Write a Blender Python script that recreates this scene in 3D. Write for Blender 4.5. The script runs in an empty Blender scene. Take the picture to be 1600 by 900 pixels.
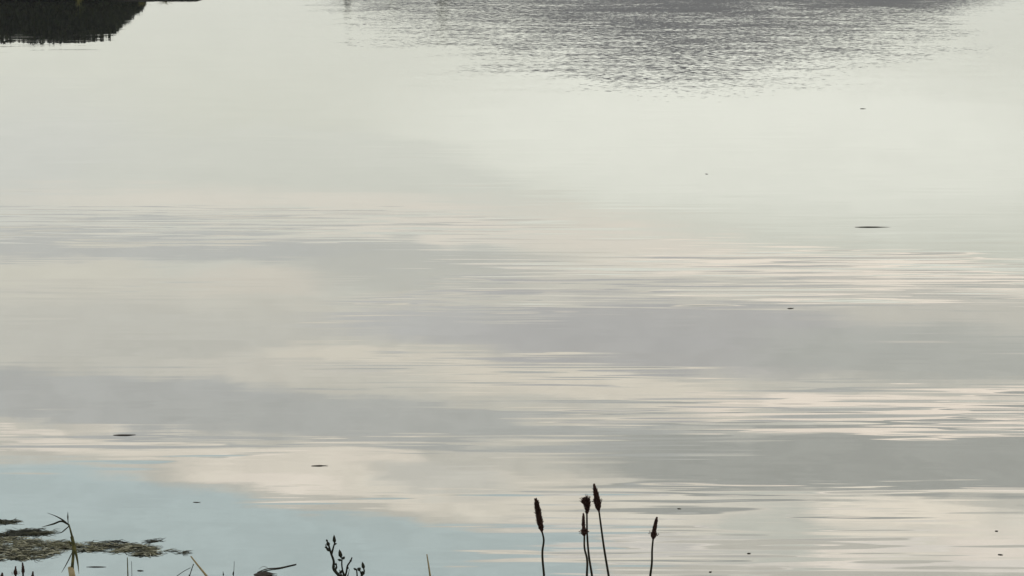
import bpy, math, random
from mathutils import Vector, noise

# ------------------------------------------------------------------ camera, sky, sun, exposure
scene = bpy.context.scene
C = scene.collection
R = math.radians

cam_data = bpy.data.cameras.new("camera")
cam_data.sensor_width = 36.0
cam_data.lens = 67.5
cam_data.clip_start = 0.05
cam_data.clip_end = 20000.0
cam = bpy.data.objects.new("camera", cam_data)
C.objects.link(cam)
cam.location = (0.0, 0.0, 3.0)                       # eye height on a low bank, above calm water
cam.rotation_euler = (R(90.0 - 11.31), 0.0, 0.0)
scene.camera = cam

SUN_EL, SUN_AZ = 16.0, 62.0                          # low sun behind cloud, ahead and to the right
world = bpy.data.worlds.new("World")
scene.world = world
world.use_nodes = True
sun_data = bpy.data.lights.new("sun", 'SUN')
sun_data.energy = 0.6
sun_data.angle = R(12.0)
sun_data.color = (1.0, 0.93, 0.84)
sun = bpy.data.objects.new("sun", sun_data)
C.objects.link(sun)
sun.location = (60, 40, 60)
sun.rotation_euler = (R(90.0 - SUN_EL), 0.0, R(180.0 - SUN_AZ))

scene.view_settings.view_transform = 'Standard'
scene.view_settings.look = 'None'
scene.view_settings.exposure = 0.06
scene.view_settings.gamma = 1.0
scene.view_settings.use_curve_mapping = False
scene.render.engine = 'CYCLES'
scene.cycles.use_denoising = True
scene.cycles.max_bounces = 5
world.cycles.sampling_method = 'NONE'              # a soft, even sky: no importance map needed
scene.cycles.volume_bounces = 1


class NT:
    """small helper to wire nodes"""
    def __init__(self, tree):
        self.t = tree
        tree.nodes.clear()

    def n(self, kind, **kw):
        nd = self.t.nodes.new(kind)
        for k, v in kw.items():
            setattr(nd, k, v)
        return nd

    def put(self, sock, v):
        if isinstance(v, bpy.types.NodeSocket):
            self.t.links.new(v, sock)
        else:
            sock.default_value = v

    def math(self, op, a, b=0.0, c=0.0, clamp=False):
        nd = self.n('ShaderNodeMath', operation=op, use_clamp=clamp)
        for i, v in enumerate((a, b, c)):
            self.put(nd.inputs[i], v)
        return nd.outputs[0]

    def vec(self, op, a, b=None, scale=None):
        nd = self.n('ShaderNodeVectorMath', operation=op)
        self.put(nd.inputs[0], a)
        if b is not None:
            self.put(nd.inputs[1], b)
        if scale is not None:
            self.put(nd.inputs['Scale'], scale)
        return nd.outputs['Value'] if op == 'LENGTH' else nd.outputs[0]

    def sep(self, v):
        nd = self.n('ShaderNodeSeparateXYZ')
        self.put(nd.inputs[0], v)
        return nd.outputs

    def comb(self, x, y, z):
        nd = self.n('ShaderNodeCombineXYZ')
        for i, v in enumerate((x, y, z)):
            self.put(nd.inputs[i], v)
        return nd.outputs[0]

    def noise(self, v, scale, detail=2.0, rough=0.5):
        nd = self.n('ShaderNodeTexNoise')
        self.put(nd.inputs['Vector'], v)
        nd.inputs['Scale'].default_value = scale
        nd.inputs['Detail'].default_value = detail
        nd.inputs['Roughness'].default_value = rough
        return nd.outputs

    def smooth(self, v, a, b, lo=0.0, hi=1.0):
        nd = self.n('ShaderNodeMapRange', interpolation_type='SMOOTHSTEP')
        for i, x in enumerate((v, a, b, lo, hi)):
            self.put(nd.inputs[i], x)
        return nd.outputs[0]

    def mix(self, fac, a, b):
        nd = self.n('ShaderNodeMix', data_type='RGBA')
        self.put(nd.inputs[0], fac)
        self.put(nd.inputs[6], a)
        self.put(nd.inputs[7], b)
        return nd.outputs[2]


# cloud banks of this evening sky: azimuth, elevation, half width, half height, tilt (degrees),
# edge softness, opacity, brightness
CLOUD_BANKS = [
    (7.63, 7.05, 10.56, 2.35, 1.81, 0.45, 0.85, (1.269, 1.282, 1.132)),
    (-14.49, 7.44, 3.97, 2.02, 1.78, 0.80, 0.60, (0.979, 0.99, 0.931)),
    (-6.16, 9.06, 7.07, 2.56, 2.52, 0.10, 0.72, (1.007, 1.018, 0.903)),
    (-5.78, 8.88, 9.18, 0.46, 3.01, 0.70, 0.70, (1.199, 1.114, 0.96)),
    (10.57, 10.65, 7.89, 0.45, 1.89, 0.40, 0.95, (1.497, 1.342, 1.14)),
    (0.97, 9.69, 6.39, 0.38, 3.06, 0.40, 0.80, (1.253, 1.152, 0.993)),
    (-10.54, 9.81, 10.49, 0.53, 3.35, 0.25, 0.90, (0.801, 0.811, 0.761)),
    (-14.10, 10.61, 3.48, 0.37, 2.43, 0.50, 0.80, (1.071, 1.036, 0.884)),
    (-7.36, 11.07, 2.49, 0.42, 1.21, 0.40, 0.70, (1.127, 1.042, 0.889)),
    (-2.72, 10.82, 3.69, 0.80, 1.45, 0.40, 0.85, (0.854, 0.854, 0.762)),
    (-11.58, 12.49, 7.14, 0.97, 3.42, 0.60, 0.80, (0.94, 0.928, 0.829)),
    (11.56, 11.84, 5.62, 0.75, -1.39, 0.40, 0.70, (0.93, 0.897, 0.79)),
    (0.39, 12.49, 6.45, 0.53, 2.50, 0.30, 0.90, (0.851, 0.851, 0.819)),
    (5.47, 12.78, 6.98, 1.03, 1.41, 0.25, 0.92, (0.774, 0.764, 0.733)),
    (13.11, 13.00, 5.95, 0.82, -1.41, 0.30, 0.90, (0.779, 0.79, 0.718)),
    (-7.23, 13.59, 3.09, 0.34, 3.12, 0.40, 0.60, (1.096, 1.046, 0.909)),
    (-3.14, 13.43, 4.70, 0.32, 4.38, 0.35, 0.90, (1.22, 1.141, 0.962)),
    (2.56, 14.23, 4.91, 0.42, 3.59, 0.35, 0.90, (1.306, 1.209, 1.01)),
    (11.68, 14.79, 6.25, 0.52, -0.90, 0.30, 0.95, (1.615, 1.429, 1.208)),
    (-12.04, 14.28, 7.91, 0.84, 6.08, 0.20, 0.95, (0.799, 0.81, 0.768)),
    (-3.55, 15.23, 7.48, 0.68, 3.96, 0.25, 0.92, (0.799, 0.81, 0.756)),
    (3.95, 15.77, 5.12, 0.57, 0.36, 0.40, 0.85, (0.866, 0.866, 0.778)),
    (0.99, 15.58, 5.14, 0.57, 2.24, 0.25, 0.95, (0.806, 0.817, 0.758)),
    (12.31, 16.17, 10.23, 0.85, -2.19, 0.15, 0.98, (0.681, 0.691, 0.627)),
    (-16.84, 23.16, 19.81, 7.32, 5.90, 0.04, 0.97, (1.132, 1.323, 1.27)),
    (-14.33, 15.27, 3.53, 0.22, 6.31, 0.40, 0.90, (1.448, 1.329, 1.142)),
    (-7.30, 16.51, 6.44, 0.60, 10.99, 0.25, 0.95, (1.387, 1.284, 1.086)),
    (1.00, 17.70, 5.97, 0.75, 6.44, 0.30, 0.95, (1.379, 1.29, 1.089)),
    (10.47, 18.13, 8.30, 0.85, -0.39, 0.25, 0.95, (1.392, 1.317, 1.126)),
    (13.75, 18.69, 6.24, 0.40, -3.98, 0.35, 0.90, (1.486, 1.393, 1.237)),
    (4.00, 19.09, 3.79, 0.26, 0.07, 0.40, 0.80, (1.514, 1.419, 1.261)),
    (-1.99, 17.05, 1.99, 0.53, 5.71, 0.40, 0.80, (1.08, 1.054, 0.935)),
    (8.14, 18.28, 1.96, 0.71, -0.00, 0.40, 0.85, (1.056, 1.069, 0.936)),
    (3.20, 18.65, 3.99, 0.38, 1.42, 0.40, 0.70, (1.077, 1.051, 0.968)),
    (-4.75, 16.17, 1.77, 0.26, 6.48, 0.50, 0.70, (1.545, 1.405, 1.183)),
    (12.18, 17.59, 2.48, 0.37, -2.17, 0.50, 0.80, (1.629, 1.484, 1.237)),
    (14.58, 18.25, 1.69, 0.40, -4.70, 0.50, 0.70, (1.602, 1.442, 1.24)),
    (10.11, 18.85, 1.55, 0.30, -3.42, 0.50, 0.80, (1.639, 1.491, 1.284)),
    (-6.92, 17.02, 1.96, 0.23, 8.21, 0.50, 0.70, (1.576, 1.434, 1.235)),
    (-7.60, 20.31, 12.65, 2.62, 3.77, 0.06, 0.95, (1.138, 1.327, 1.26)),
]


def build_sky():
    k = NT(world.node_tree)
    K = 10.0                                         # cloud brightness in units of the background strength 0.1
    tc = k.n('ShaderNodeTexCoord')
    d = k.sep(tc.outputs['Generated'])
    az = k.math('MULTIPLY', k.math('ARCTAN2', d[0], d[1]), 57.29578)
    el = k.math('MULTIPLY', k.math('ARCSINE', d[2]), 57.29578)
    sky = k.n('ShaderNodeTexSky', sky_type='NISHITA')
    sky.sun_disc = False
    sky.sun_elevation = R(SUN_EL)
    sky.sun_rotation = R(SUN_AZ)
    sky.air_density, sky.dust_density, sky.ozone_density = 1.0, 1.5, 1.0
    flat = k.comb(k.math('MULTIPLY', az, 0.38), k.math('MULTIPLY', el, 1.9), 3.7)
    wob = k.noise(flat, 1.0, 5.0, 0.58)
    w = k.sep(k.vec('SUBTRACT', wob['Color'], (0.5, 0.5, 0.5)))
    p = k.comb(k.math('ADD', az, k.math('MULTIPLY', w[0], 3.6)),
               k.math('ADD', el, k.math('MULTIPLY', w[1], 0.9)), 0.0)
    ps = k.sep(p)
    # pale veil low over the horizon, greyer deck above it
    edge = k.math('ADD', 9.836,
                  k.math('MULTIPLY', k.math('MAXIMUM', k.math('MINIMUM', ps[0], 22.0), -22.0),
                         0.0681))
    h = k.math('SUBTRACT', ps[1], edge)
    low = tuple(c * K for c in (0.993, 1.004, 0.862)) + (1,)
    deck = tuple(c * K for c in (1.041, 1.005, 0.869)) + (1,)
    col = k.mix(k.smooth(h, -0.25, 0.75), low, deck)
    # overhead: broken cloud with blue between
    up = k.math('MAXIMUM', d[2], 0.05)
    layer = k.comb(k.math('DIVIDE', d[0], up), k.math('DIVIDE', d[1], up), 0.0)
    broken = k.noise(layer, 0.55, 6.0, 0.6)['Fac']
    over = k.mix(k.smooth(broken, 0.44, 0.62), k.mix(0.55, sky.outputs[0], tuple(c * K for c in (0.74, 0.86, 0.88)) + (1,)),
                 tuple(c * K for c in (0.90, 0.88, 0.83)) + (1,))
    col = k.mix(k.smooth(ps[1], 19.5, 24.0), col, over)
    for i, (a, e, ha, he, rot, soft, op, rgb) in enumerate(CLOUD_BANKS):
        mp = k.n('ShaderNodeMapping', vector_type='TEXTURE')
        k.put(mp.inputs[0], p)
        mp.inputs['Location'].default_value = (a, e, 0)
        mp.inputs['Rotation'].default_value = (0, 0, R(rot))
        mp.inputs['Scale'].default_value = (ha, he, 1)
        r = k.vec('LENGTH', mp.outputs[0])
        m = k.smooth(r, 1.0 + soft, 1.0 - soft, 0.0, op)
        c = tuple(v * K for v in rgb) + (1,)
        if rgb[2] > rgb[0] * 1.05:                    # the gap where blue shows through a thin veil
            c = k.mix(0.7, sky.outputs[0], c)
        col = k.mix(m, col, c)
    # fine streaks inside the cloud
    st = k.noise(k.comb(k.math('MULTIPLY', ps[0], 0.5), k.math('MULTIPLY', ps[1], 3.2), 9.1), 1.0, 4.0, 0.6)['Fac']
    puff = k.noise(k.comb(k.math('MULTIPLY', ps[0], 0.75), k.math('MULTIPLY', ps[1], 1.7), 4.4), 1.0, 5.0, 0.62)['Fac']
    high = k.smooth(ps[1], 8.0, 15.5, 0.0, 0.08)
    gain = k.math('MULTIPLY', k.smooth(st, 0.2, 0.8, 0.97, 1.03), k.math('MULTIPLY_ADD', k.smooth(puff, 0.35, 0.65, -0.5, 0.5), high, 1.0))
    hsv = k.vec('SCALE', col, scale=gain)
    bg = k.n('ShaderNodeBackground')
    k.put(bg.inputs[0], hsv)
    bg.inputs[1].default_value = 0.1
    out = k.n('ShaderNodeOutputWorld')
    k.t.links.new(bg.outputs[0], out.inputs[0])


build_sky()

# ------------------------------------------------------------------ helpers
rnd = random.Random(7)


def material(name):
    m = bpy.data.materials.new(name)
    m.use_nodes = True
    return m, NT(m.node_tree)


def noisy(name, cols, scale, rough=0.8, spec=0.3, attr=None, detail=4.0, transl=0.0):
    """principled material whose colour wanders between the given tones"""
    m, k = material(name)
    tc = k.n('ShaderNodeTexCoord')
    f = k.noise(tc.outputs['Object'], scale, detail, 0.6)['Fac']
    if attr:
        at = k.n('ShaderNodeAttribute', attribute_name=attr)
        f = k.math('ADD', k.math('MULTIPLY', f, 0.45), k.math('MULTIPLY', at.outputs['Fac'], 0.62))
    rp = k.n('ShaderNodeValToRGB')
    k.put(rp.inputs[0], f)
    el = rp.color_ramp.elements
    while len(el) < len(cols):
        el.new(0.5)
    for i, c in enumerate(cols):
        el[i].position = 0.25 + 0.5 * i / max(1, len(cols) - 1)
        el[i].color = (*c, 1)
    b = k.n('ShaderNodeBsdfPrincipled')
    k.put(b.inputs['Base Color'], rp.outputs[0])
    b.inputs['Roughness'].default_value = rough
    b.inputs['Specular IOR Level'].default_value = spec
    o = k.n('ShaderNodeOutputMaterial')
    k.t.links.new(b.outputs[0], o.inputs[0])
    return m


class MB:
    """collects pieces, builds one mesh"""
    def __init__(self):
        self.v, self.f, self.tone = [], [], []

    def add(self, vs, fs, tone=0.5):
        o = len(self.v)
        self.v += [tuple(a) for a in vs]
        self.f += [tuple(i + o for i in q) for q in fs]
        self.tone += [tone] * len(vs)

    def tube(self, pts, radii, seg=8, tone=0.5):
        pts = [Vector(p) for p in pts]
        vs, fs = [], []
        n = len(pts)
        for i, p in enumerate(pts):
            t = (pts[min(i + 1, n - 1)] - pts[max(i - 1, 0)]).normalized()
            a = t.cross(Vector((0.31, 0.95, 0.05)))
            if a.length < 0.05:
                a = t.cross(Vector((1, 0, 0)))
            a.normalize()
            b = t.cross(a)
            for j in range(seg):
                g = 2 * math.pi * j / seg
                vs.append(p + (a * math.cos(g) + b * math.sin(g)) * radii[i])
        for i in range(n - 1):
            for j in range(seg):
                j2 = (j + 1) % seg
                fs.append((i * seg + j, i * seg + j2, (i + 1) * seg + j2, (i + 1) * seg + j))
        fs.append(tuple(range(seg))[::-1])
        fs.append(tuple((n - 1) * seg + j for j in range(seg)))
        self.add(vs, fs, tone)

    def blade(self, pts, widths, thick=0.0006, side=(1, 0, 0), tone=0.5):
        """a leaf: lens-shaped section swept along pts"""
        pts = [Vector(p) for p in pts]
        side = Vector(side)
        n = len(pts)
        vs, fs = [], []
        for i, p in enumerate(pts):
            t = (pts[min(i + 1, n - 1)] - pts[max(i - 1, 0)]).normalized()
            s = side - t * side.dot(t)
            if s.length < 1e-3:
                s = Vector((0, 0, 1)) - t * t.z
            s.normalize()
            u = t.cross(s)
            w = widths[i] * 0.5
            th = min(thick, widths[i] * 0.4)
            vs += [p - s * w, p + u * th, p + s * w, p - u * th]
        for i in range(n - 1):
            for j in range(4):
                j2 = (j + 1) % 4
                fs.append((i * 4 + j, i * 4 + j2, i * 4 + 4 + j2, i * 4 + 4 + j))
        fs.append((3, 2, 1, 0))
        fs.append(tuple((n - 1) * 4 + j for j in range(4)))
        self.add(vs, fs, tone)

    def grain(self, p, d, length, w, tone=0.5):
        """small pointed bract or bud: a six-sided spindle"""
        p, d = Vector(p), Vector(d).normalized()
        a = d.cross(Vector((0.3, 0.2, 0.93)))
        a.normalize()
        b = d.cross(a)
        vs = [p]
        for z, r in ((0.35, 1.0), (0.7, 0.7)):
            for j in range(5):
                g = 2 * math.pi * j / 5
                vs.append(p + d * length * z + (a * math.cos(g) + b * math.sin(g)) * w * r)
        vs.append(p + d * length)
        fs = [(0, 1 + (j + 1) % 5, 1 + j) for j in range(5)]
        fs += [(1 + j, 1 + (j + 1) % 5, 6 + (j + 1) % 5, 6 + j) for j in range(5)]
        fs += [(6 + j, 6 + (j + 1) % 5, 11) for j in range(5)]
        self.add(vs, fs, tone)

    def build(self, name, mat, parent=None, smooth=True, origin=None):
        me = bpy.data.meshes.new(name)
        off = Vector(origin) if origin is not None else Vector((0, 0, 0))
        me.from_pydata([tuple(Vector(v) - off) for v in self.v], [], self.f)
        at = me.attributes.new("tone", 'FLOAT', 'POINT')
        at.data.foreach_set("value", self.tone)
        if smooth:
            me.polygons.foreach_set("use_smooth", [True] * len(me.polygons))
        me.materials.append(mat)
        me.update()
        o = bpy.data.objects.new(name, me)
        C.objects.link(o)
        o.parent = parent
        if parent is None:
            o.location = off
        return o


def tag(o, label=None, cat=None, group=None, kind=None):
    for key, v in (("label", label), ("category", cat), ("group", group), ("kind", kind)):
        if v:
            o[key] = v
    return o


def thing(name, loc, label, cat, group=None):
    o = bpy.data.objects.new(name, None)
    o.empty_display_size = 0.05
    C.objects.link(o)
    o.location = loc
    return tag(o, label, cat, group)


def bend(pts, n=10):
    """resample a polyline as a smooth curve (Hermite, tangents weighted by spacing)"""
    p = [Vector(a) for a in pts]
    h = [max(1e-6, (p[i + 1] - p[i]).length) for i in range(len(p) - 1)]
    m = [(p[1] - p[0]) / h[0]]
    for i in range(1, len(p) - 1):
        a, b = (p[i] - p[i - 1]) / h[i - 1], (p[i + 1] - p[i]) / h[i]
        m.append((a * h[i] + b * h[i - 1]) / (h[i] + h[i - 1]))
    m.append((p[-1] - p[-2]) / h[-1])
    out = []
    for i in range(len(p) - 1):
        for s in range(n):
            t = s / n
            out.append(p[i] * (2 * t ** 3 - 3 * t * t + 1) + m[i] * h[i] * (t ** 3 - 2 * t * t + t)
                       + p[i + 1] * (3 * t * t - 2 * t ** 3) + m[i + 1] * h[i] * (t ** 3 - t * t))
    out.append(p[-1])
    return out


# ------------------------------------------------------------------ the setting: water, banks, hill
RIPPLE_TRAINS = [
    (2.523, 15.482, 4.2, 1.5, 0.65), (2.078, 11.174, 2.2, 0.70, 0.8),
    (0.977, 8.741, 1.5, 0.75, 0.7), (-1.821, 10.543, 2.4, 0.34, 0.5),
    (-3.059, 18.12, 4.5, 1.3, 0.7), (-0.169, 12.364, 1.8, 0.5, 0.5),
    (-1.164, 9.574, 0.9, 0.2, 0.45), (0.493, 14.497, 2.2, 0.8, 0.7),
    (1.654, 9.519, 2.2, 0.22, 0.7),
]


def build_water():
    m, k = material("lake_water")
    g = k.n('ShaderNodeNewGeometry')
    pos = g.outputs['Position']

    def slopes(sx, sy, rot, detail, seed):
        mp = k.n('ShaderNodeMapping')
        k.put(mp.inputs[0], pos)
        mp.inputs['Location'].default_value = (seed, seed * 1.7, seed * 0.3)
        mp.inputs['Rotation'].default_value = (0, 0, R(rot))
        mp.inputs['Scale'].default_value = (sx, sy, 1)
        return k.vec('SUBTRACT', k.noise(mp.outputs[0], 1.0, detail, 0.5)['Color'], (0.5, 0.5, 0.5))

    xyz = k.sep(pos)
    # catspaw: a breath of wind ruffles the middle of the lake
    wob = k.sep(k.vec('SUBTRACT', k.noise(pos, 0.35, 3.0, 0.6)['Color'], (0.5, 0.5, 0.5)))
    ex = k.math('DIVIDE', k.math('ADD', k.math('SUBTRACT', xyz[0], 3.4), k.math('MULTIPLY', wob[0], 5.0)), 9.0)
    ey = k.math('DIVIDE', k.math('ADD', k.math('SUBTRACT', xyz[1], 54.0), k.math('MULTIPLY', wob[1], 6.0)), 27.0)
    rr = k.vec('LENGTH', k.comb(ex, ey, 0.0))
    paw = k.smooth(rr, 1.12, 0.55)
    # long low ripple trains that wander over the near water: centre, half length, half width, strength
    lane = k.noise(k.vec('MULTIPLY', pos, (0.25, 0.9, 1.0)), 1.0, 2.0)['Fac']
    train = k.smooth(lane, 0.45, 0.72, 0.04, 0.24)
    tw = k.sep(k.vec('SUBTRACT', k.noise(k.vec('MULTIPLY', pos, (0.5, 1.6, 1.0)), 1.0, 3.0, 0.6)['Color'], (0.5, 0.5, 0.5)))
    for cx, cy, hx, hy, amp in RIPPLE_TRAINS:
        ux = k.math('DIVIDE', k.math('ADD', k.math('SUBTRACT', xyz[0], cx), k.math('MULTIPLY', tw[0], 2.0)), hx)
        uy = k.math('DIVIDE', k.math('ADD', k.math('SUBTRACT', xyz[1], cy), k.math('MULTIPLY', tw[1], 1.2)), hy)
        train = k.math('MAXIMUM', train, k.smooth(k.vec('LENGTH', k.comb(ux, uy, 0.0)), 1.15, 0.5, 0.0, amp))

    def crests(v, amp):
        """sparse sharp crests: only the steep part of the slope field remains"""
        y = k.sep(v)[1]
        a = k.math('MAXIMUM', k.math('SUBTRACT', k.math('ABSOLUTE', y), 0.09), 0.0)
        return k.comb(0.0, k.math('MULTIPLY', k.math('MULTIPLY', a, k.math('SIGN', y)), k.math('MULTIPLY', train, amp)), 0.0)

    s_mid = slopes(0.45, 7.0, -2, 1.0, 3.1)
    s_near = slopes(0.9, 15.0, 2, 1.0, 8.3)
    fine = k.vec('ADD', k.vec('SCALE', s_mid, scale=k.math('MULTIPLY', train, 0.016)), crests(s_mid, 0.165))
    tiny = k.vec('ADD', k.vec('SCALE', s_near, scale=k.math('MULTIPLY', train, 0.018)), crests(s_near, 0.26))
    gust = k.smooth(k.noise(pos, 0.22, 2.0)['Fac'], 0.3, 0.7, 0.55, 1.35)
    paw = k.math('MULTIPLY', paw, gust)
    far = k.math('MAXIMUM', paw, k.smooth(xyz[1], 40.0, 56.0, 0.0, 0.17))
    ruff = k.vec('SCALE', slopes(0.7, 1.5, 10, 3.0, 5.7), scale=k.math('MULTIPLY', paw, 0.046))
    chop = k.vec('SCALE', slopes(8.0, 15.0, -8, 2.0, 2.9), scale=k.math('MULTIPLY', far, 0.122))
    swell = k.vec('SCALE', slopes(0.10, 0.5, -6, 1.0, 1.3), scale=0.005)
    s = k.sep(k.vec('ADD', k.vec('ADD', fine, tiny), k.vec('ADD', k.vec('ADD', ruff, chop), swell)))
    nrm = k.vec('NORMALIZE', k.comb(s[0], s[1], 1.0))
    fr = k.n('ShaderNodeFresnel')
    fr.inputs[0].default_value = 1.33
    k.put(fr.inputs['Normal'], nrm)
    fac = k.math('MULTIPLY_ADD', fr.outputs[0], 0.65, 0.35)
    gl = k.n('ShaderNodeBsdfGlossy')
    gl.inputs['Color'].default_value = (1, 1, 1, 1)
    gl.inputs['Roughness'].default_value = 0.0
    k.put(gl.inputs['Normal'], nrm)
    df = k.n('ShaderNodeBsdfDiffuse')
    df.inputs['Color'].default_value = (0.022, 0.027, 0.022, 1)
    mx = k.n('ShaderNodeMixShader')
    k.put(mx.inputs[0], fac)
    k.t.links.new(df.outputs[0], mx.inputs[1])
    k.t.links.new(gl.outputs[0], mx.inputs[2])
    o = k.n('ShaderNodeOutputMaterial')
    k.t.links.new(mx.outputs[0], o.inputs[0])
    b = MB()
    xs = [-1700, -300, -60, 0, 60, 300, 1700]
    ys = [-400, 0, 20, 60, 300, 900, 1700]
    vs = [(x, y, 0) for y in ys for x in xs]
    n = len(xs)
    b.add(vs, [(j * n + i, j * n + i + 1, (j + 1) * n + i + 1, (j + 1) * n + i) for j in range(len(ys) - 1) for i in range(n - 1)])
    tag(b.build("lake_water", m, smooth=False), "calm grey lake water mirroring the evening clouds", kind="structure")


build_water()

M_soil = noisy("bank_soil", [(0.035, 0.028, 0.02), (0.06, 0.055, 0.03), (0.05, 0.065, 0.025)], 6.0, 0.95, 0.1)
M_spit = noisy("spit_peat", [(0.006, 0.006, 0.006), (0.014, 0.012, 0.010), (0.022, 0.019, 0.013)], 3.0, 0.95, 0.1)
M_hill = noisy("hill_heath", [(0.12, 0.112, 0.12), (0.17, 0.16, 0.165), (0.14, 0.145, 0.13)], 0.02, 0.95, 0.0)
M_grass = noisy("bank_grass", [(0.03, 0.05, 0.015), (0.07, 0.09, 0.03), (0.16, 0.13, 0.06)], 40.0, 0.7, 0.2, attr="tone")


def sheet(name, x0, x1, y0, y1, nx, ny, fn, mat):
    b = MB()
    vs = []
    for j in range(ny + 1):
        for i in range(nx + 1):
            x, y = x0 + (x1 - x0) * i / nx, y0 + (y1 - y0) * j / ny
            vs.append((x, y, fn(x, y)))
    n = nx + 1
    b.add(vs, [(j * n + i, j * n + i + 1, (j + 1) * n + i + 1, (j + 1) * n + i) for j in range(ny) for i in range(nx)])
    return b.build(name, mat)


def sstep(a, b, x):
    t = max(0.0, min(1.0, (x - a) / (b - a)))
    return t * t * (3 - 2 * t)


def near_ground(x, y):
    return 1.5 - 2.1 * sstep(3.3, 6.2, y) + 0.05 * noise.noise((x * 0.8, y * 0.8, 0.3)) - 0.02


def hill_height(x, y):
    s = 135.0 if x < 70 else 118.0
    crest = 22 + 42 * math.exp(-((x - 74) / s) ** 2) + 6 * math.exp(-((x - 64) / 30) ** 2) + 4.0 * noise.noise((x * 0.012, 2.0, 0)) + 1.5 * noise.noise((x * 0.05, 7.0, 0))
    z = crest * sstep(410, 880, y) * (1 - 0.5 * sstep(950, 1500, y))
    return z + 1.6 * noise.noise((x * 0.03, y * 0.03, 4.0)) * sstep(420, 520, y) - 0.8 + 1.4 * sstep(408, 424, y)


def point_height(x, y):
    # low spit running in from the left, ending in a thin tongue
    tip = -9.9
    t = sstep(tip, tip - 6.0, x)
    t = sstep(tip - 2.3, tip - 4.4, x)
    mid = 62.4 + 4.6 * t
    half = 0.9 + 4.2 * t + 0.25 * noise.noise((x * 0.7, 0, 0))
    e = half - abs(y - mid)
    return -0.3 + 0.36 * sstep(-0.3, 0.3, e) + 0.30 * t * sstep(-0.1, 0.5, e) + 0.15 * t * sstep(0.4, 3.0, e) - 0.5 * sstep(tip - 0.2, tip + 0.6, x)


tag(sheet("near_bank", -14, 14, -6, 6.6, 70, 50, near_ground, M_soil), "grassy earth bank the photograph is taken from", kind="structure")
tag(sheet("spit_terrain", -60, -8.5, 58, 76, 200, 110, point_height, M_spit), "low dark spit of land across the water", kind="structure")
HAZE = True
if HAZE:
    hz = MB()
    x0, x1, y0, y1, z0, z1 = -1800, 1800, -500, 1800, -3, 95
    hz.add([(x0, y0, z0), (x1, y0, z0), (x1, y1, z0), (x0, y1, z0), (x0, y0, z1), (x1, y0, z1), (x1, y1, z1), (x0, y1, z1)],
           [(3, 2, 1, 0), (4, 5, 6, 7), (0, 1, 5, 4), (1, 2, 6, 5), (2, 3, 7, 6), (3, 0, 4, 7)])
    m, k = material("haze")
    v = k.n('ShaderNodeVolumePrincipled')
    v.inputs['Color'].default_value = (0.92, 0.92, 0.95, 1)
    v.inputs['Density'].default_value = 0.00031
    o = k.n('ShaderNodeOutputMaterial')
    k.t.links.new(v.outputs[0], o.inputs['Volume'])
    tag(hz.build("haze", m, smooth=False), "thin evening haze over the lake", kind="stuff")
tag(sheet("hill_terrain", -1500, 1500, 400, 1500, 200, 70, hill_height, M_hill), "grey hill beyond the lake", kind="structure")

# turf on the near bank
b = MB()
for i in range(9000):
    x, y = rnd.uniform(-6, 6), rnd.uniform(-2.5, 5.0)
    z = near_ground(x, y) - 0.01
    hgt = rnd.uniform(0.05, 0.15)
    a = rnd.uniform(0, 6.283)
    lx, ly = math.cos(a) * hgt * 0.4, math.sin(a) * hgt * 0.4
    b.blade([(x, y, z), (x + lx * 0.3, y + ly * 0.3, z + hgt * 0.6), (x + lx, y + ly, z + hgt)], [0.005, 0.004, 0.0008],
            side=(math.sin(a), -math.cos(a), 0), tone=rnd.random())
tag(b.build("bank_grass", M_grass), "short grass on the near bank", "grass", kind="stuff")

# ------------------------------------------------------------------ scrub on the spit
M_leaf = noisy("scrub_leaf", [(0.006, 0.008, 0.005), (0.014, 0.016, 0.009), (0.03, 0.034, 0.015)], 3.0, 0.7, 0.2, attr="tone")
M_bark = noisy("scrub_bark", [(0.03, 0.025, 0.02), (0.06, 0.05, 0.04)], 12.0, 0.9, 0.1)
M_sedge = noisy("dry_sedge", [(0.10, 0.09, 0.03), (0.22, 0.19, 0.07), (0.16, 0.17, 0.06)], 5.0, 0.8, 0.1, attr="tone")
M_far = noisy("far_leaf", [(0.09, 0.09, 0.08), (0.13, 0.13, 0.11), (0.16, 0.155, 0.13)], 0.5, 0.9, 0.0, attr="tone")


def shrub(loc, rx, ry, h, label, seed, leaves=12000):
    q = random.Random(seed)
    root = thing("shrub", loc, label, "shrub", "shrubs on the spit")
    st = MB()
    for i in range(9):
        a = q.uniform(0, 6.283)
        e = Vector((math.cos(a) * rx * q.uniform(0.15, 0.5), math.sin(a) * ry * q.uniform(0.15, 0.5), h * q.uniform(0.45, 0.7)))
        st.tube(bend([(0, 0, -0.05), e * 0.4 + Vector((q.uniform(-.1, .1), q.uniform(-.1, .1), 0.1)), e], 4),
                [0.03 - 0.0026 * j for j in range(9)], 5)
    st.build("stem", M_bark, root)
    fo = MB()
    for i in range(leaves):
        a, r = q.uniform(0, 6.283), math.sqrt(q.random())
        u, v = math.cos(a) * r, math.sin(a) * r
        lump = 1.0 + 0.24 * noise.noise((u * 1.9 + seed, v * 1.9, 0.5)) + 0.10 * noise.noise((u * 5, v * 5, seed))
        top = h * lump * max(0.0, 1 - r ** 2.6) ** 0.45
        p = Vector((u * rx, v * ry, top * q.random() ** 0.5))
        if p.z < 0.02:
            continue
        n = Vector((q.uniform(-1, 1), q.uniform(-1, 1), q.uniform(-0.4, 1))).normalized()
        s = n.cross(Vector((0.2, 0.5, 0.8))).normalized()
        L = q.uniform(0.09, 0.16)
        fo.blade([p, p + n * L * 0.5, p + n * L], [0.03, L * 0.7, 0.012], 0.003, s, tone=q.random())
    fo.build("foliage", M_leaf, root)
    return root


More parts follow.
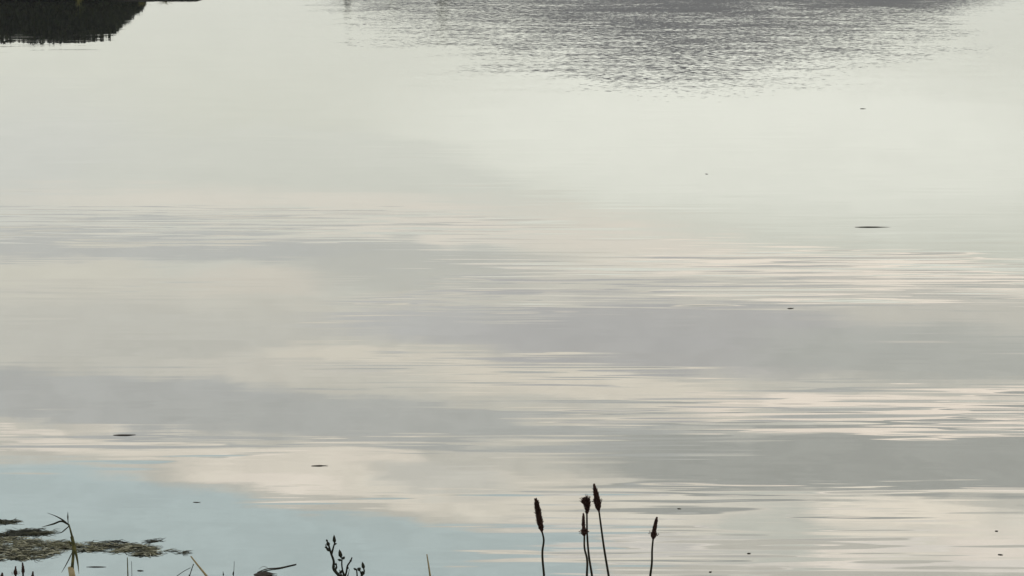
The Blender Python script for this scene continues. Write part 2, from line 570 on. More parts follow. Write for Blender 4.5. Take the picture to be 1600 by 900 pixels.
SHRUBS = [
    (-19.6, 62.9, 2.0, 1.6, 1.38, "dark dense shrub on the spit, behind the broad one at the corner"),
    (-17.6, 62.8, 2.0, 1.6, 1.42, "dark broad shrub mirrored in the top left corner"),
    (-15.8, 62.8, 1.8, 1.5, 1.40, "dark rounded shrub, tallest right of the corner one on the spit"),
    (-14.4, 62.6, 1.5, 1.3, 1.34, "dark shrub behind the yellow sedge on the spit"),
    (-13.4, 62.5, 0.95, 0.9, 1.08, "low dark shrub right of the yellow sedge on the spit"),
    (-12.75, 62.4, 0.62, 0.7, 0.76, "small shrub between the low dark one and the spit's thin end"),
    (-12.3, 62.35, 0.42, 0.5, 0.42, "smallest shrub, at the thin right end of the spit"),
]
for i, (x, y, rx, ry, h, lab) in enumerate(SHRUBS):
    shrub((x, y, 0.0), rx, ry, h, lab, 40 + i)


def sedge(loc, n, h, spread, label, seed):
    q = random.Random(seed)
    b = MB()
    for i in range(n):
        a = q.uniform(0, 6.283)
        r = q.uniform(0, spread * 0.35)
        o = Vector((math.cos(a) * r, math.sin(a) * r, -0.03))
        hh = h * q.uniform(0.55, 1.0)
        lean = Vector((math.cos(a), math.sin(a), 0)) * spread * q.uniform(0.1, 0.7)
        b.blade([o, o + lean * 0.25 + Vector((0, 0, hh * 0.6)), o + lean + Vector((0, 0, hh))], [0.012, 0.010, 0.002],
                0.001, (math.sin(a), -math.cos(a), 0), tone=q.random())
    o = b.build("sedge_tuft", M_sedge)
    o.location = loc
    return tag(o, label, "sedge", "sedge tufts on the spit")


sedge((-13.75, 61.6, point_height(-13.75, 61.6)), 60, 0.85, 0.30, "yellow-green upright sedge tuft among the dark shrubs of the spit", 5)
sedge((-11.8, 61.9, point_height(-11.8, 61.9)), 40, 0.20, 0.35, "short brown sedge tuft beside the smallest shrub", 6)
sedge((-11.1, 62.0, point_height(-11.1, 62.0)), 40, 0.14, 0.4, "lowest brown sedge tuft on the bare tongue of the spit", 8)


# ------------------------------------------------------------------ trees on the far shore
def far_tree(x, y, h, w, label, seed):
    q = random.Random(seed)
    root = thing("far_tree", (x, y, hill_height(x, y)), label, "tree", "tall trees on the far shore")
    t = MB()
    t.tube([(0, 0, -0.5), (0.1, 0, h * 0.4), (0, 0, h * 0.97)], [0.45, 0.3, 0.05], 7)
    for i in range(14):
        z = h * (0.2 + 0.055 * i)
        a = i * 2.4
        L = w * (1 - z / h) * 1.1 + 0.4
        t.tube([(0, 0, z), (math.cos(a) * L * 0.6, math.sin(a) * L * 0.6, z + L * 0.7), (math.cos(a) * L, math.sin(a) * L, z + L * 1.5)],
               [0.13, 0.08, 0.03], 5)
    t.build("trunk", M_bark, root)
    f = MB()
    for i in range(2600):
        z = h * (0.12 + 0.9 * q.random() ** 0.9)
        u = min(1.0, z / h)
        rad = w * (math.sin(math.pi * (0.08 + 0.9 * u)) ** 0.7) * (0.75 + 0.35 * noise.noise((u * 6, seed, 0)))
        a = q.uniform(0, 6.283)
        r = rad * math.sqrt(q.random())
        p = Vector((math.cos(a) * r, math.sin(a) * r, z))
        n = Vector((q.uniform(-1, 1), q.uniform(-1, 1), q.uniform(-0.3, 1))).normalized()
        s = n.cross(Vector((0.2, 0.5, 0.8))).normalized()
        L = q.uniform(0.4, 0.8)
        f.blade([p, p + n * L * 0.5, p + n * L], [0.1, L * 0.6, 0.03], 0.02, s, tone=q.random())
    f.build("crown", M_far, root)


far_tree(-36.5, 430, 18.0, 1.9, "slim tall tree on the far shore, leftmost of its reflections", 1)
far_tree(-27.0, 440, 16.0, 2.2, "shorter bushy tree on the far shore, middle one of three", 2)
far_tree(-15.5, 432, 21.0, 2.1, "tallest tree on the far shore, mirrored left of the hill", 3)

# ------------------------------------------------------------------ flower stalks in front of the water
M_stem = noisy("stalk_green_brown", [(0.012, 0.012, 0.007), (0.02, 0.019, 0.01)], 60.0, 0.7, 0.2)
M_head = noisy("seed_head_brown", [(0.018, 0.009, 0.008), (0.042, 0.020, 0.017), (0.08, 0.046, 0.034)], 300.0, 0.85, 0.1, attr="tone")
M_stamen = noisy("stamen", [(0.04, 0.022, 0.02), (0.07, 0.045, 0.035)], 300.0, 0.8, 0.1)
M_bud = noisy("bud_dark_green", [(0.008, 0.010, 0.006), (0.018, 0.02, 0.010)], 200.0, 0.7, 0.2)
M_straw = noisy("dry_straw", [(0.16, 0.12, 0.06), (0.30, 0.24, 0.13), (0.36, 0.30, 0.19)], 60.0, 0.7, 0.2)
M_reed = noisy("reed_leaf", [(0.03, 0.03, 0.012), (0.07, 0.07, 0.025), (0.17, 0.15, 0.05)], 70.0, 0.7, 0.2)
M_reed_dark = noisy("reed_leaf_dark", [(0.012, 0.013, 0.008), (0.035, 0.033, 0.016)], 70.0, 0.7, 0.2)


def to_ground(p, dx, dy=0.0):
    """foot of a stalk whose lowest drawn point is p"""
    x, y = p[0] + dx, p[1] + dy
    return (x, y, near_ground(x, y) - 0.02)


def flower_stalk(name, label, group, stem_pts, axis, widths, stem_r=0.0016, stamens=0, stamen_at=0.3, foot=0.0, seed=1, fluffy=0.0):
    """stem from the turf up to a dense spike of bracts; axis runs from the foot of the spike to its tip"""
    q = random.Random(seed)
    pts = [to_ground(stem_pts[0], foot)] + [tuple(p) for p in stem_pts]
    root = thing(name, pts[0], label, "flower stalk", group)
    off = Vector(pts[0])
    s = MB()
    # knee-free rise out of the turf, then the drawn line
    c = bend(pts, 8)
    s.tube(c, [stem_r * (1.35 - 0.45 * i / len(c)) for i in range(len(c))], 7)
    s.build("stem", M_stem, root, origin=off)
    h = MB()
    ax = bend(axis, 8)
    n = len(ax)

    def width(t):
        f = t * (len(widths) - 1)
        i = min(int(f), len(widths) - 2)
        return widths[i] + (widths[i + 1] - widths[i]) * (f - i)
    h.tube(ax, [max(0.0004, width(i / (n - 1)) * 0.62) for i in range(n)], 9, 0.3)
    L = sum((ax[i + 1] - ax[i]).length for i in range(n - 1))
    rows = int(L / 0.0011)
    for r in range(rows):
        t = (r + 0.5) / rows
        f = t * (n - 1)
        i = min(int(f), n - 2)
        p = ax[i].lerp(ax[i + 1], f - i)
        d = (ax[i + 1] - ax[i]).normalized()
        a = d.cross(Vector((0, 1, 0.1))).normalized()
        b2 = d.cross(a)
        w = width(t)
        cnt = max(4, int(w * 2400))
        for j in range(cnt):
            g = 2 * math.pi * (j / cnt) + r * 2.39996
            rad = a * math.cos(g) + b2 * math.sin(g)
            out = q.uniform(0.5, 1.05) + (q.random() ** 4) * 1.7 * fluffy
            h.grain(p + rad * w * 0.5, rad * 0.75 + d * 0.8, w * 0.55 * out + 0.0006, 0.0007, q.random())
    h.build("flower_head", M_head, root, origin=off)
    if stamens:
        m = MB()
        for j in range(stamens):
            t = stamen_at + q.uniform(-0.05, 0.05)
            f = t * (n - 1)
            i = min(int(f), n - 2)
            p = ax[i].lerp(ax[i + 1], f - i)
            d = (ax[i + 1] - ax[i]).normalized()
            a = d.cross(Vector((0, 1, 0.1))).normalized()
            b2 = d.cross(a)
            g = 2 * math.pi * j / stamens + q.uniform(-0.3, 0.3)
            rad = (a * math.cos(g) + b2 * math.sin(g)) + d * q.uniform(-0.05, 0.25)
            e = p + rad * (width(t) + q.uniform(0.0015, 0.0032))
            m.tube([p + rad * width(t) * 0.6, e], [0.00022, 0.0002], 4)
            m.grain(e - d * 0.0007, d + rad * 0.3, 0.0019, 0.00075)
        m.build("stamens", M_stamen, root, origin=off)
    return root


GP = "dark flower stalks in front of the water"
flower_stalk("flower_stalk", "dark red-brown club-shaped seed head on a thin stalk, leftmost of the five", GP,
             [(0.0526, 3.0, 1.9175), (0.0498, 3.0, 1.9594), (0.0518, 3.0, 1.9814), (0.0492, 3.0, 1.9934)], [(0.0492, 3.0, 1.9923), (0.0449, 3.0, 2.0142), (0.0386, 3.0, 2.0502)],
             [0.0016, 0.0040, 0.0047, 0.0050, 0.0052, 0.0051, 0.0047, 0.0020], foot=0.01, seed=11, fluffy=1.0)
flower_stalk("flower_stalk", "stalk with a short curled fuzzy head, just left of the tallest one", GP,
             [(0.1332, 3.04, 1.9031), (0.1276, 3.04, 1.9389), (0.1246, 3.04, 1.9756), (0.1238, 3.04, 2.0121)], [(0.1238, 3.04, 2.011), (0.1243, 3.04, 2.021), (0.1226, 3.04, 2.0309), (0.1189, 3.04, 2.0386)],
             [0.0022, 0.0036, 0.0050, 0.0066, 0.0070, 0.0060, 0.0025], foot=0.005, seed=12, fluffy=1.3)
flower_stalk("flower_stalk", "narrow dark spike with a stamen ring, in front of the curled fuzzy head", GP,
             [(0.1218, 2.97, 1.9284), (0.1215, 2.97, 1.9589), (0.1178, 2.97, 1.9742), (0.1171, 2.97, 1.9981)], [(0.1171, 2.97, 1.9959), (0.116, 2.97, 2.0089), (0.1153, 2.97, 2.0349)],
             [0.0016, 0.0050, 0.0052, 0.0034, 0.0032, 0.0031, 0.0026, 0.0010], stamens=18, stamen_at=0.28, foot=-0.004, seed=13, fluffy=0.6)
flower_stalk("flower_stalk", "tallest dark pointed flower spike on a stalk leaning left", GP,
             [(0.1588, 3.0, 1.9175), (0.151, 3.0, 1.9638), (0.1454, 3.0, 2.0033), (0.142, 3.0, 2.0284)], [(0.142, 3.0, 2.0273), (0.1387, 3.0, 2.0469), (0.1333, 3.0, 2.0751)],
             [0.0014, 0.0046, 0.0064, 0.0055, 0.0045, 0.0036, 0.0014], stamens=16, stamen_at=0.48, foot=0.05, seed=14, fluffy=0.8)
flower_stalk("flower_stalk", "small dark spike with a stamen ring standing alone, rightmost of the five", GP,
             [(0.2271, 3.0, 1.9175), (0.2294, 3.0, 1.9396), (0.2296, 3.0, 1.9638), (0.2309, 3.0, 1.9814)], [(0.2309, 3.0, 1.9803), (0.2323, 3.0, 1.9945), (0.2366, 3.0, 2.0186)],
             [0.0014, 0.0052, 0.0056, 0.0040, 0.0038, 0.0037, 0.0030, 0.0012], stamens=18, stamen_at=0.34, foot=-0.02, seed=15, fluffy=0.4)
GS = "small dark spikes at the lower left"
flower_stalk("flower_stalk", "small dark spike cut by the lower left corner", GS,
             [(-0.8377, 3.0, 1.9009), (-0.8384, 3.0, 1.9087)], [(-0.8384, 3.0, 1.9087), (-0.838, 3.0, 1.9153), (-0.8371, 3.0, 1.9231)], [0.0014, 0.0034, 0.0030, 0.0022, 0.0010], foot=0.0, seed=21)
flower_stalk("flower_stalk", "small dark spike under the weed mat, second from the left corner", GS,
             [(-0.8152, 3.0, 1.9087), (-0.8153, 3.0, 1.9186)], [(-0.8153, 3.0, 1.9175), (-0.8153, 3.0, 1.9242), (-0.8145, 3.0, 1.9341)], [0.0012, 0.0036, 0.0034, 0.0017, 0.0010], stamens=8, stamen_at=0.35, foot=0.01, seed=22)
flower_stalk("flower_stalk", "tallest of the small dark spikes under the weed mat", GS,
             [(-0.8037, 3.0, 1.9087), (-0.803, 3.0, 1.9219)], [(-0.8031, 3.0, 1.9208), (-0.8027, 3.0, 1.9286), (-0.8031, 3.0, 1.9407)], [0.0014, 0.0032, 0.0028, 0.0018, 0.0010], foot=-0.01, seed=23)
flower_stalk("flower_stalk", "small dark spike nearest the bent reed, barely above the lower edge", GS,
             [(-0.7882, 3.0, 1.902), (-0.7877, 3.0, 1.912)], [(-0.7878, 3.0, 1.9109), (-0.7875, 3.0, 1.9164), (-0.7866, 3.0, 1.9253)], [0.0013, 0.0033, 0.0029, 0.0018, 0.0010], foot=0.015, seed=24)

# ------------------------------------------------------------------ branching herb with pointed buds
HY = 3.1
foot = to_ground((-0.2912, 3.1, 1.8814), 0.02)
herb = thing("budding_herb", foot, "branching dark herb with pointed buds at the lower centre left", "herb")
off = Vector(foot)
b = MB()
b.tube(bend([foot, (-0.288, 3.1, 1.8126), (-0.2933, 3.1, 1.8814), (-0.3029, 3.1, 1.8951), (-0.3021, 3.1, 1.9065), (-0.3067, 3.1, 1.9225), (-0.3107, 3.1, 1.9384)], 6),
       [0.0034 - 0.0019 * i / 36 for i in range(37)], 7)
for pts in ([(-0.3056, 3.1, 1.9202), (-0.3028, 3.1, 1.9304), (-0.2999, 3.1, 1.9406)], [(-0.288, 3.1, 1.8126), (-0.2857, 3.1, 1.8814), (-0.2886, 3.1, 1.902), (-0.2879, 3.1, 1.9134)],
            [(-0.2858, 3.1, 1.8757), (-0.2813, 3.1, 1.8872), (-0.2789, 3.1, 1.8997), (-0.2733, 3.1, 1.9088), (-0.2711, 3.1, 1.9145)], [(-0.288, 3.1, 1.8126), (-0.2654, 3.1, 1.8643), (-0.2629, 3.1, 1.8814), (-0.2638, 3.1, 1.894)],
            [(-0.2643, 3.1, 1.8643), (-0.2553, 3.1, 1.8814), (-0.2574, 3.1, 1.8894), (-0.2605, 3.1, 1.894)], [(-0.2553, 3.1, 1.8814), (-0.2508, 3.1, 1.8894), (-0.2518, 3.1, 1.8963)],
            [(-0.3007, 3.1, 1.8917), (-0.2974, 3.1, 1.8974), (-0.2984, 3.1, 1.902)]):
    c = bend(pts, 5)
    b.tube(c, [0.0019 - 0.0008 * i / len(c) for i in range(len(c))], 6)
b.build("stem", M_bud, herb, origin=off)
for p, d, L, w in (((-0.2999, 3.1, 1.9384), (-0.05, 0, 1), 0.015, 0.0019), ((-0.3097, 3.1, 1.9338), (-0.3, 0, 1), 0.009, 0.0021),
                   ((-0.3117, 3.1, 1.9418), (-0.5, 0.1, 0.9), 0.005, 0.0012), ((-0.3119, 3.1, 1.9315), (-0.8, 0, 0.2), 0.005, 0.0013), ((-0.289, 3.1, 1.9122), (-0.2, 0, 1), 0.0155, 0.0022),
                   ((-0.2874, 3.1, 1.9111), (0.6, 0, 0.7), 0.006, 0.0017), ((-0.2885, 3.1, 1.9088), (-1, 0, 0.3), 0.007, 0.0014),
                   ((-0.2739, 3.1, 1.9065), (0.3, 0, 1), 0.0045, 0.0013), ((-0.279, 3.1, 1.8929), (0.1, 0, 1), 0.006, 0.0012),
                   ((-0.2508, 3.1, 1.8929), (-0.22, 0, 1), 0.013, 0.0019), ((-0.2617, 3.1, 1.8906), (0.5, 0, 0.6), 0.007, 0.0022), ((-0.2563, 3.1, 1.8872), (0.9, 0, 0.2), 0.005, 0.0018),
                   ((-0.2638, 3.1, 1.8917), (-0.8, 0, 0.6), 0.006, 0.0012), ((-0.2984, 3.1, 1.8997), (0.0, 0, 1), 0.005, 0.0013), ((-0.3021, 3.1, 1.9372), (0.9, 0, 0.35), 0.006, 0.0011)):
    q = MB()
    q.grain(p, d, L * 1.12, w * 1.75)
    q.build("bud", M_bud, herb, origin=off)
for pts in ([(-0.2891, 3.1, 1.8723), (-0.2965, 3.1, 1.886), (-0.3006, 3.1, 1.8997)], [(-0.2848, 3.1, 1.8723), (-0.29, 3.1, 1.8837), (-0.2931, 3.1, 1.8929)], [(-0.2826, 3.1, 1.8723), (-0.2781, 3.1, 1.8837), (-0.2757, 3.1, 1.894)], [(-0.3077, 3.1, 1.9247), (-0.313, 3.1, 1.9304), (-0.3161, 3.1, 1.9384)], [(-0.2609, 3.1, 1.8677), (-0.2575, 3.1, 1.8792), (-0.2498, 3.1, 1.886)], [(-0.288, 3.1, 1.8126), (-0.2743, 3.1, 1.8471), (-0.2612, 3.1, 1.8528)], [(-0.2889, 3.1, 1.8241), (-0.3025, 3.1, 1.8528), (-0.3134, 3.1, 1.8563)], [(-0.2943, 3.1, 1.886), (-0.2878, 3.1, 1.8894), (-0.2835, 3.1, 1.8837)]):
    q = MB()
    q.blade(bend(pts, 4), [0.001, 0.003, 0.005, 0.006, 0.005, 0.004, 0.003, 0.002, 0.0008], 0.0005, (0, 0.6, 0.8))
    q.build("leaf", M_bud, herb, origin=off)

# ------------------------------------------------------------------ bent reed and dry stalks, lower left
RY = 3.5
foot = to_ground((-0.839, 3.5, 1.7371), 0.02)
reed = thing("bent_reed", foot, "bent reed with narrow drooping leaves in front of the weed mat", "reed")
off = Vector(foot)
b = MB()
c = bend([foot, (-0.837, 3.5, 1.6983), (-0.8421, 3.5, 1.75), (-0.8389, 3.5, 1.7809), (-0.8383, 3.5, 1.8065), (-0.8417, 3.5, 1.8269), (-0.8447, 3.5, 1.841)], 6)
b.tube(c, [0.0042 - 0.0030 * i / len(c) for i in range(len(c))], 8)
b.build("stem", M_reed, reed, origin=off)
b = MB()
b.tube([(-0.8351, 3.5, 1.6594), (-0.8422, 3.5, 1.7332), (-0.8449, 3.5, 1.7551)], [0.0066, 0.0062, 0.0056], 9)
tag(b.build("sheath", M_straw, reed, origin=off), "straw-coloured sheath round the reed stem")
for pts, wd, mt in (
        ([(-0.8448, 3.5, 1.8397), (-0.8559, 3.5, 1.8493), (-0.8701, 3.5, 1.8576), (-0.8845, 3.5, 1.8633)], [0.0022, 0.003, 0.0016, 0.0005], M_reed_dark),
        ([(-0.8454, 3.5, 1.8397), (-0.8585, 3.5, 1.8467), (-0.8733, 3.5, 1.8416), (-0.8968, 3.5, 1.8352)], [0.0022, 0.0034, 0.0034, 0.0006], M_reed_dark),
        ([(-0.8443, 3.5, 1.8372), (-0.8531, 3.5, 1.8295), (-0.8595, 3.5, 1.8244), (-0.8681, 3.5, 1.8225)], [0.002, 0.0026, 0.0018, 0.0006], M_reed_dark),
        ([(-0.8455, 3.5, 1.8372), (-0.8459, 3.5, 1.8474), (-0.8459, 3.5, 1.855), (-0.8454, 3.5, 1.8658)], [0.0012, 0.0016, 0.0030, 0.0005], M_reed_dark),
        ([(-0.8403, 3.5, 1.8167), (-0.8353, 3.5, 1.7911), (-0.8315, 3.5, 1.768), (-0.8296, 3.5, 1.741)], [0.0065, 0.0060, 0.0036, 0.0006], M_reed),
        ([(-0.8378, 3.5, 1.7911), (-0.8445, 3.5, 1.777), (-0.8519, 3.5, 1.7629), (-0.8632, 3.5, 1.7436)], [0.003, 0.0042, 0.0032, 0.0006], M_reed_dark),
        ([(-0.8393, 3.5, 1.8116), (-0.8422, 3.5, 1.8014), (-0.8456, 3.5, 1.8065), (-0.8509, 3.5, 1.7988)], [0.003, 0.0042, 0.0030, 0.0006], M_reed)):
    q = MB()
    f = bend(pts, 5)
    n = len(f)
    ww = [wd[min(int(i / (n - 1) * 3), 2)] * (1 - (i / (n - 1) * 3 - min(int(i / (n - 1) * 3), 2))) +
          wd[min(int(i / (n - 1) * 3), 2) + 1] * (i / (n - 1) * 3 - min(int(i / (n - 1) * 3), 2)) for i in range(n)]
    q.blade(f, ww, 0.0005, (0.3, 0.2, 0.9))
    q.build("leaf", mt, reed, origin=off)


def stalk(name, label, cat, pts, r0, r1, mat, dx=0.0, buds=(), flat=False, group=None, side=(1, 0.2, 0)):
    foot = to_ground(pts[0], dx)
    root = thing(name, foot, label, cat, group)
    off = Vector(foot)
    c = bend([foot] + list(pts), 6)
    n = len(c)
    b = MB()
    if flat:
        b.blade(c, [2 * (r0 + (r1 - r0) * i / (n - 1)) for i in range(n)], 0.0006, side)
        b.build("blade", mat, root, origin=off)
    else:
        b.tube(c, [r0 + (r1 - r0) * i / (n - 1) for i in range(n)], 7)
        b.build("stem", mat, root, origin=off)
    for p, d, L, w in buds:
        q = MB()
        q.grain(p, d, L, w)
        q.build("bud", M_bud, root, origin=off)
    return root


stalk("dry_stalk", "thin upright olive stalk below the right half of the weed mat", "stalk",
      [(-0.7152, 3.4, 1.7669), (-0.715, 3.4, 1.7857), (-0.7147, 3.4, 1.8095)], 0.0016, 0.0008, M_reed)
stalk("dry_stalk", "short hair-thin dark stalk right beside the upright olive stalk", "stalk",
      [(-0.7127, 3.42, 1.7471), (-0.7118, 3.42, 1.7685), (-0.7114, 3.42, 1.7949)], 0.0007, 0.0004, M_stem, dx=0.02)
stalk("straw_blade", "tan dry straw leaning up to the left, right of the weed mat", "straw",
      [(-0.5395, 3.3, 1.791), (-0.5528, 3.3, 1.8105), (-0.5672, 3.3, 1.8299), (-0.5793, 3.3, 1.8469)], 0.0030, 0.0012, M_straw, dx=0.2)
stalk("grass_stalk", "thin dark grass stalk with a side branch left of the tan straw", "grass stalk",
      [(-0.5869, 3.3, 1.791), (-0.5829, 3.3, 1.8081), (-0.579, 3.3, 1.8202), (-0.5752, 3.3, 1.8311)], 0.0010, 0.0007, M_stem, dx=-0.02,
      buds=(((-0.5753, 3.3, 1.8287), (0.1, 0, 1), 0.004, 0.0012), ((-0.5791, 3.3, 1.819), (0.3, 0, 1), 0.005, 0.0011), ((-0.5829, 3.3, 1.8068), (-0.1, 0, 1), 0.006, 0.0013)))
stalk("grass_stalk", "fine slanting grass stem reaching up towards the branching grass stalk", "grass stalk",
      [(-0.6217, 3.32, 1.791), (-0.6073, 3.32, 1.8033), (-0.593, 3.32, 1.8131), (-0.5835, 3.32, 1.8179)], 0.0008, 0.0005, M_stem, dx=-0.06)
stalk("grass_stalk", "thin dark grass stalk with one bud, right of the tan straw", "grass stalk",
      [(-0.4894, 3.2, 1.8277), (-0.4878, 3.2, 1.8454), (-0.4859, 3.2, 1.8724)], 0.0008, 0.0004, M_stem, buds=(((-0.4886, 3.2, 1.8454), (0.05, 0, 1), 0.009, 0.0014),))
stalk("grass_stalk", "stub of a dark grass stalk just showing between straw and budded stalk", "grass stalk",
      [(-0.5063, 3.2, 1.8277), (-0.5059, 3.2, 1.8395), (-0.5061, 3.2, 1.8536)], 0.0008, 0.0005, M_stem, buds=(((-0.5058, 3.2, 1.8454), (0.05, 0, 1), 0.006, 0.0013),))
stalk("straw_blade", "pale bleached grass blade between the budding herb and the flower stalks", "straw",
      [(-0.137, 3.1, 1.8643), (-0.1401, 3.1, 1.8906), (-0.1442, 3.1, 1.9202)], 0.0026, 0.0009, M_straw, dx=0.02, flat=True)

# ------------------------------------------------------------------ floating weed
M_weed = noisy("floating_weed", [(0.02, 0.021, 0.014), (0.085, 0.08, 0.042), (0.22, 0.205, 0.11), (0.5, 0.47, 0.34)], 14.0, 0.6, 0.35, attr="tone")
M_dark = noisy("wet_dark_leaf", [(0.02, 0.018, 0.015), (0.075, 0.065, 0.05)], 20.0, 0.9, 0.08)
M_brown = noisy("wet_brown_leaf", [(0.03, 0.025, 0.021), (0.08, 0.066, 0.056)], 25.0, 0.95, 0.05)


def weed(name, label, cat, patches, seed, tone=(0.0, 1.0), group=None):
    """strands lying on and just above the water inside elliptical patches (x, y, half x, half y, count, height)"""
    q = random.Random(seed)
    b = MB()
    for (x, y, rx, ry, cnt, hh) in patches:
        for i in range(cnt):
            a = q.uniform(0, 6.283)
            r = math.sqrt(q.random())
            px, py = x + math.cos(a) * r * rx, y + math.sin(a) * r * ry
            if noise.noise((px * 14, py * 14, seed)) < -0.12:
                continue
            top = hh * (1 - r * r * 0.8) * (0.5 + 0.9 * max(0.0, noise.noise((px * 18, py * 18, 2.0)) + 0.4))
            z = q.uniform(0.0, 0.45) * top
            d = q.gauss(0, 0.42) + (math.pi if q.random() < 0.5 else 0.0)
            L = q.uniform(0.015, 0.06)
            u = Vector((math.cos(d), math.sin(d), 0)) * L
            p = Vector((px, py, z + 0.0015))
            bow = Vector((0, 0, q.uniform(-0.05, 0.14) * L))
            e = p + u + Vector((0, 0, q.uniform(-0.12, 0.12) * L))
            e.z = max(0.001, e.z)
            mid = (p + e) / 2 + bow + Vector((-u.y, u.x, 0)) * q.uniform(-0.3, 0.3)
            mid.z = max(0.0015, mid.z)
            w = q.uniform(0.002, 0.007)
            t = q.random()
            b.blade([p, mid, e], [w * 0.4, w, w * 0.3], 0.0009, (-u.y, u.x, 0.2 * L), tone=tone[0] + (tone[1] - tone[0]) * t ** 1.4)
    o = b.build(name, M_weed, origin=(patches[0][0], patches[0][1], 0))
    return tag(o, label, cat, group)


def patch(c0, c1, cnt, hh):
    """ellipse spanning two opposite ground corners"""
    return ((c0[0] + c1[0]) / 2, (c0[1] + c1[1]) / 2, abs(c1[0] - c0[0]) / 2, abs(c1[1] - c0[1]) / 2, cnt, hh)


weed("weed_mat", "large olive floating weed mat at the lower left edge", "weed mat", [
    patch((-2.784, 8.559), (-2.101, 8.855), 2600, 0.030),
    patch((-2.567, 8.532), (-2.177, 8.649), 700, 0.020),
    patch((-2.146, 8.649), (-1.931, 8.779), 520, 0.016),
    patch((-1.995, 8.649), (-1.696, 8.751), 620, 0.020),
    patch((-1.788, 8.594), (-1.672, 8.667), 260, 0.014),
    patch((-1.708, 8.649), (-1.622, 8.677), 50, 0.006)], 31)
weed("weed_strip", "dark thin strip of weed floating just above the large weed mat", "weed", [
    patch((-2.439, 8.893), (-2.24, 8.971), 420, 0.014), patch((-2.57, 8.874), (-2.363, 8.912), 130, 0.006)], 32, (0.0, 0.35), "weed scraps round the mat")
weed("weed_strip", "short dark weed scrap cut by the left edge, highest of the weed", "weed", [
    patch((-2.592, 9.069), (-2.456, 9.12), 160, 0.008)], 33, (0.0, 0.35), "weed scraps round the mat")
weed("weed_strip", "dark weed sliver touching the top of the mat's narrow right arm", "weed", [
    patch((-1.935, 8.769), (-1.861, 8.798), 60, 0.010)], 34, (0.0, 0.2), "weed scraps round the mat")
weed("weed_strip", "dark weed sliver above the right tip of the mat", "weed", [
    patch((-1.731, 8.788), (-1.69, 8.816), 40, 0.008)], 35, (0.0, 0.2), "weed scraps round the mat")
weed("weed_strip", "last small weed scrap trailing off right of the mat", "weed", [
    patch((-1.563, 8.613), (-1.536, 8.649), 16, 0.004), ], 36, (0.0, 0.4), "weed scraps round the mat")


def leaf(name, label, c, length, width, mat, rot=0.0, curl=0.012, group="scraps floating on the lake", cat="floating leaf"):
    """a curled leaf afloat: pointed blade with a midrib fold, edges lifted, short stalk"""
    b = MB()
    vs, fs = [], []
    n, mseg = 8, 4
    for i in range(n + 1):
        t = i / n
        w = width * 0.5 * math.sin(math.pi * (0.06 + 0.92 * t)) ** 0.8 * (1 + 0.5 * noise.noise((t * 5, c[0] * 7, c[1])))
        for j in range(mseg + 1):
            s = -1 + 2 * j / mseg
            z = 0.001 + 0.35 * curl * (abs(s) ** 1.5) * math.sin(math.pi * t) + 0.35 * curl * 0.6 * (2 * t - 1) ** 2
            vs.append(((t - 0.5) * length, s * w, z))
    m1 = mseg + 1
    for i in range(n):
        for j in range(mseg):
            fs.append((i * m1 + j, i * m1 + j + 1, (i + 1) * m1 + j + 1, (i + 1) * m1 + j))
    k = len(vs)
    vs2 = vs + [(x, y, z - 0.0015) for x, y, z in vs]
    fs2 = fs + [tuple(reversed([i + k for i in f])) for f in fs]
    rim = [j for j in range(m1)] + [i * m1 + mseg for i in range(1, n + 1)] + [n * m1 + j for j in range(mseg - 1, -1, -1)] + [i * m1 for i in range(n - 1, 0, -1)]
    for i in range(len(rim)):
        p, q = rim[i], rim[(i + 1) % len(rim)]
        fs2.append((q, p, p + k, q + k))
    b.add(vs2, fs2)
    b.tube([(length * 0.48, 0, 0.002 + curl * 0.2), (length * 0.62, length * 0.04, 0.003)], [width * 0.03 + 0.0006, 0.0008], 5)
    o = b.build(name, mat)
    o.location = (c[0], c[1], 0.0)
    o.rotation_euler = (0, 0, rot)
    return tag(o, label, cat, group)


def twig(label, pts, r, mat, side=()):
    b = MB()
    c = bend(pts, 6)
    n = len(c)
    b.tube(c, [r * (0.55 + 0.6 * math.sin(math.pi * (0.1 + 0.8 * i / (n - 1)))) * (1 + 0.25 * noise.noise((i * 0.9, r * 900, 0))) for i in range(n)], 7)
    for s in side:
        c2 = bend(s, 4)
        b.tube(c2, [r * 0.5 * (1 - 0.6 * i / len(c2)) for i in range(len(c2))], 5)
    o = b.build("floating_twig", mat, origin=(pts[0][0], pts[0][1], 0))
    return tag(o, label, "twig", "scraps floating on the lake")


def w3(p, z):
    return (p[0], p[1], z)


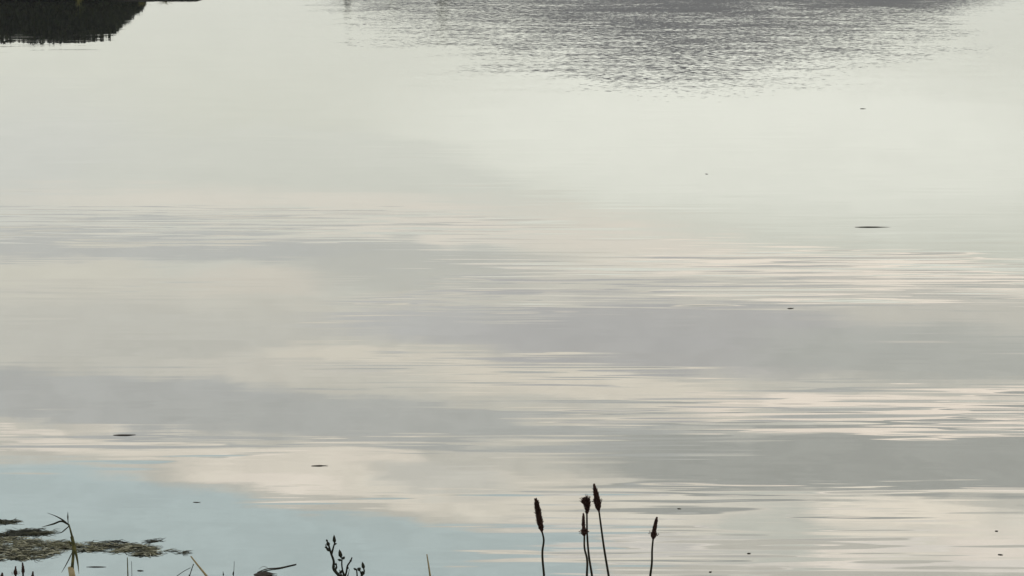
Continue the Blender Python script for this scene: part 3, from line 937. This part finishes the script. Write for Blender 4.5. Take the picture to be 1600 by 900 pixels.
twig("long dark twig afloat alone on the pale water at the right",
     [w3((3.247, 17.935), 0.0), w3((3.332, 17.935), 0.003), w3((3.411, 17.935), 0.003), w3((3.49, 17.935), 0.001), w3((3.586, 17.935), -0.002)], 0.0036, M_dark)
twig("dark twig slanting up from the brown leaf clump at the bottom edge",
     [w3((-1.165, 8.357), 0.002), w3((-1.124, 8.4), 0.004), w3((-1.073, 8.417), 0.002), w3((-1.035, 8.443), 0.002), w3((-0.999, 8.47), 0.002)], 0.0026, M_dark,
     side=([w3((-1.124, 8.4), 0.010), w3((-1.145, 8.409), 0.012), w3((-1.161, 8.391), 0.006)],))
twig("dark twig afloat at the left, where grey reflection turns cream",
     [w3((-2.296, 10.677), 0.0), w3((-2.256, 10.677), 0.002), w3((-2.219, 10.677), 0.002), w3((-2.169, 10.684), 0.0)], 0.003, M_brown)
twig("thin faint twig lying below the weed mat near the olive stalk",
     [w3((-1.964, 8.435), 0.0), w3((-1.92, 8.435), 0.002), w3((-1.872, 8.435), 0.0)], 0.0018, M_brown)
leaf("floating_leaf", "brown sodden leaf clump at the bottom edge under the slanting twig", (-1.129, 8.323), 0.095, 0.055, M_brown, 0.1, 0.02)
leaf("floating_leaf", "dark pointed leaf afloat on the cream reflection left of centre", (-1.052, 10.061), 0.08, 0.017, M_dark, 0.05, 0.003)
leaf("floating_leaf", "small dark leaf afloat on the grey reflection right of centre", (2.106, 14.21), 0.048, 0.024, M_dark, 0.3, 0.004)
leaf("floating_leaf", "small dark leaf far out at the edge of the ruffled water", (5.239, 28.65), 0.075, 0.08, M_dark, 0.1, 0.008)
leaf("floating_leaf", "tiny speck of a leaf on the pale water right of centre", (2.204, 21.58), 0.03, 0.04, M_brown, 0.4, 0.004)
leaf("floating_leaf", "slender leaf on the blue reflection left of the budding herb", (-1.613, 9.411), 0.034, 0.009, M_brown, -0.1, 0.002)
leaf("floating_leaf", "dark leaf below the weed mat right of the olive stalk", (-1.706, 8.383), 0.026, 0.011, M_dark, -0.1, 0.004)
leaf("floating_leaf", "dark scrap at the lower right of the rightmost flower stalk", (1.115, 8.622), 0.017, 0.011, M_dark, 0.2, 0.004)
leaf("floating_leaf", "dark scrap closest to the bottom edge right of the rightmost flower stalk", (0.908, 8.366), 0.015, 0.009, M_dark, 0.6, 0.004)
leaf("floating_leaf", "little leaf level with the rightmost flower head, to its right", (0.845, 9.305), 0.018, 0.008, M_dark, -0.5, 0.003)
leaf("floating_leaf", "brown speck near the right edge, upper of the two there", (2.363, 8.951), 0.015, 0.010, M_brown, 0.2, 0.004)
leaf("floating_leaf", "dark scrap with a stalk near the right edge, lower of the two there", (2.295, 8.604), 0.021, 0.011, M_dark, -0.25, 0.004)
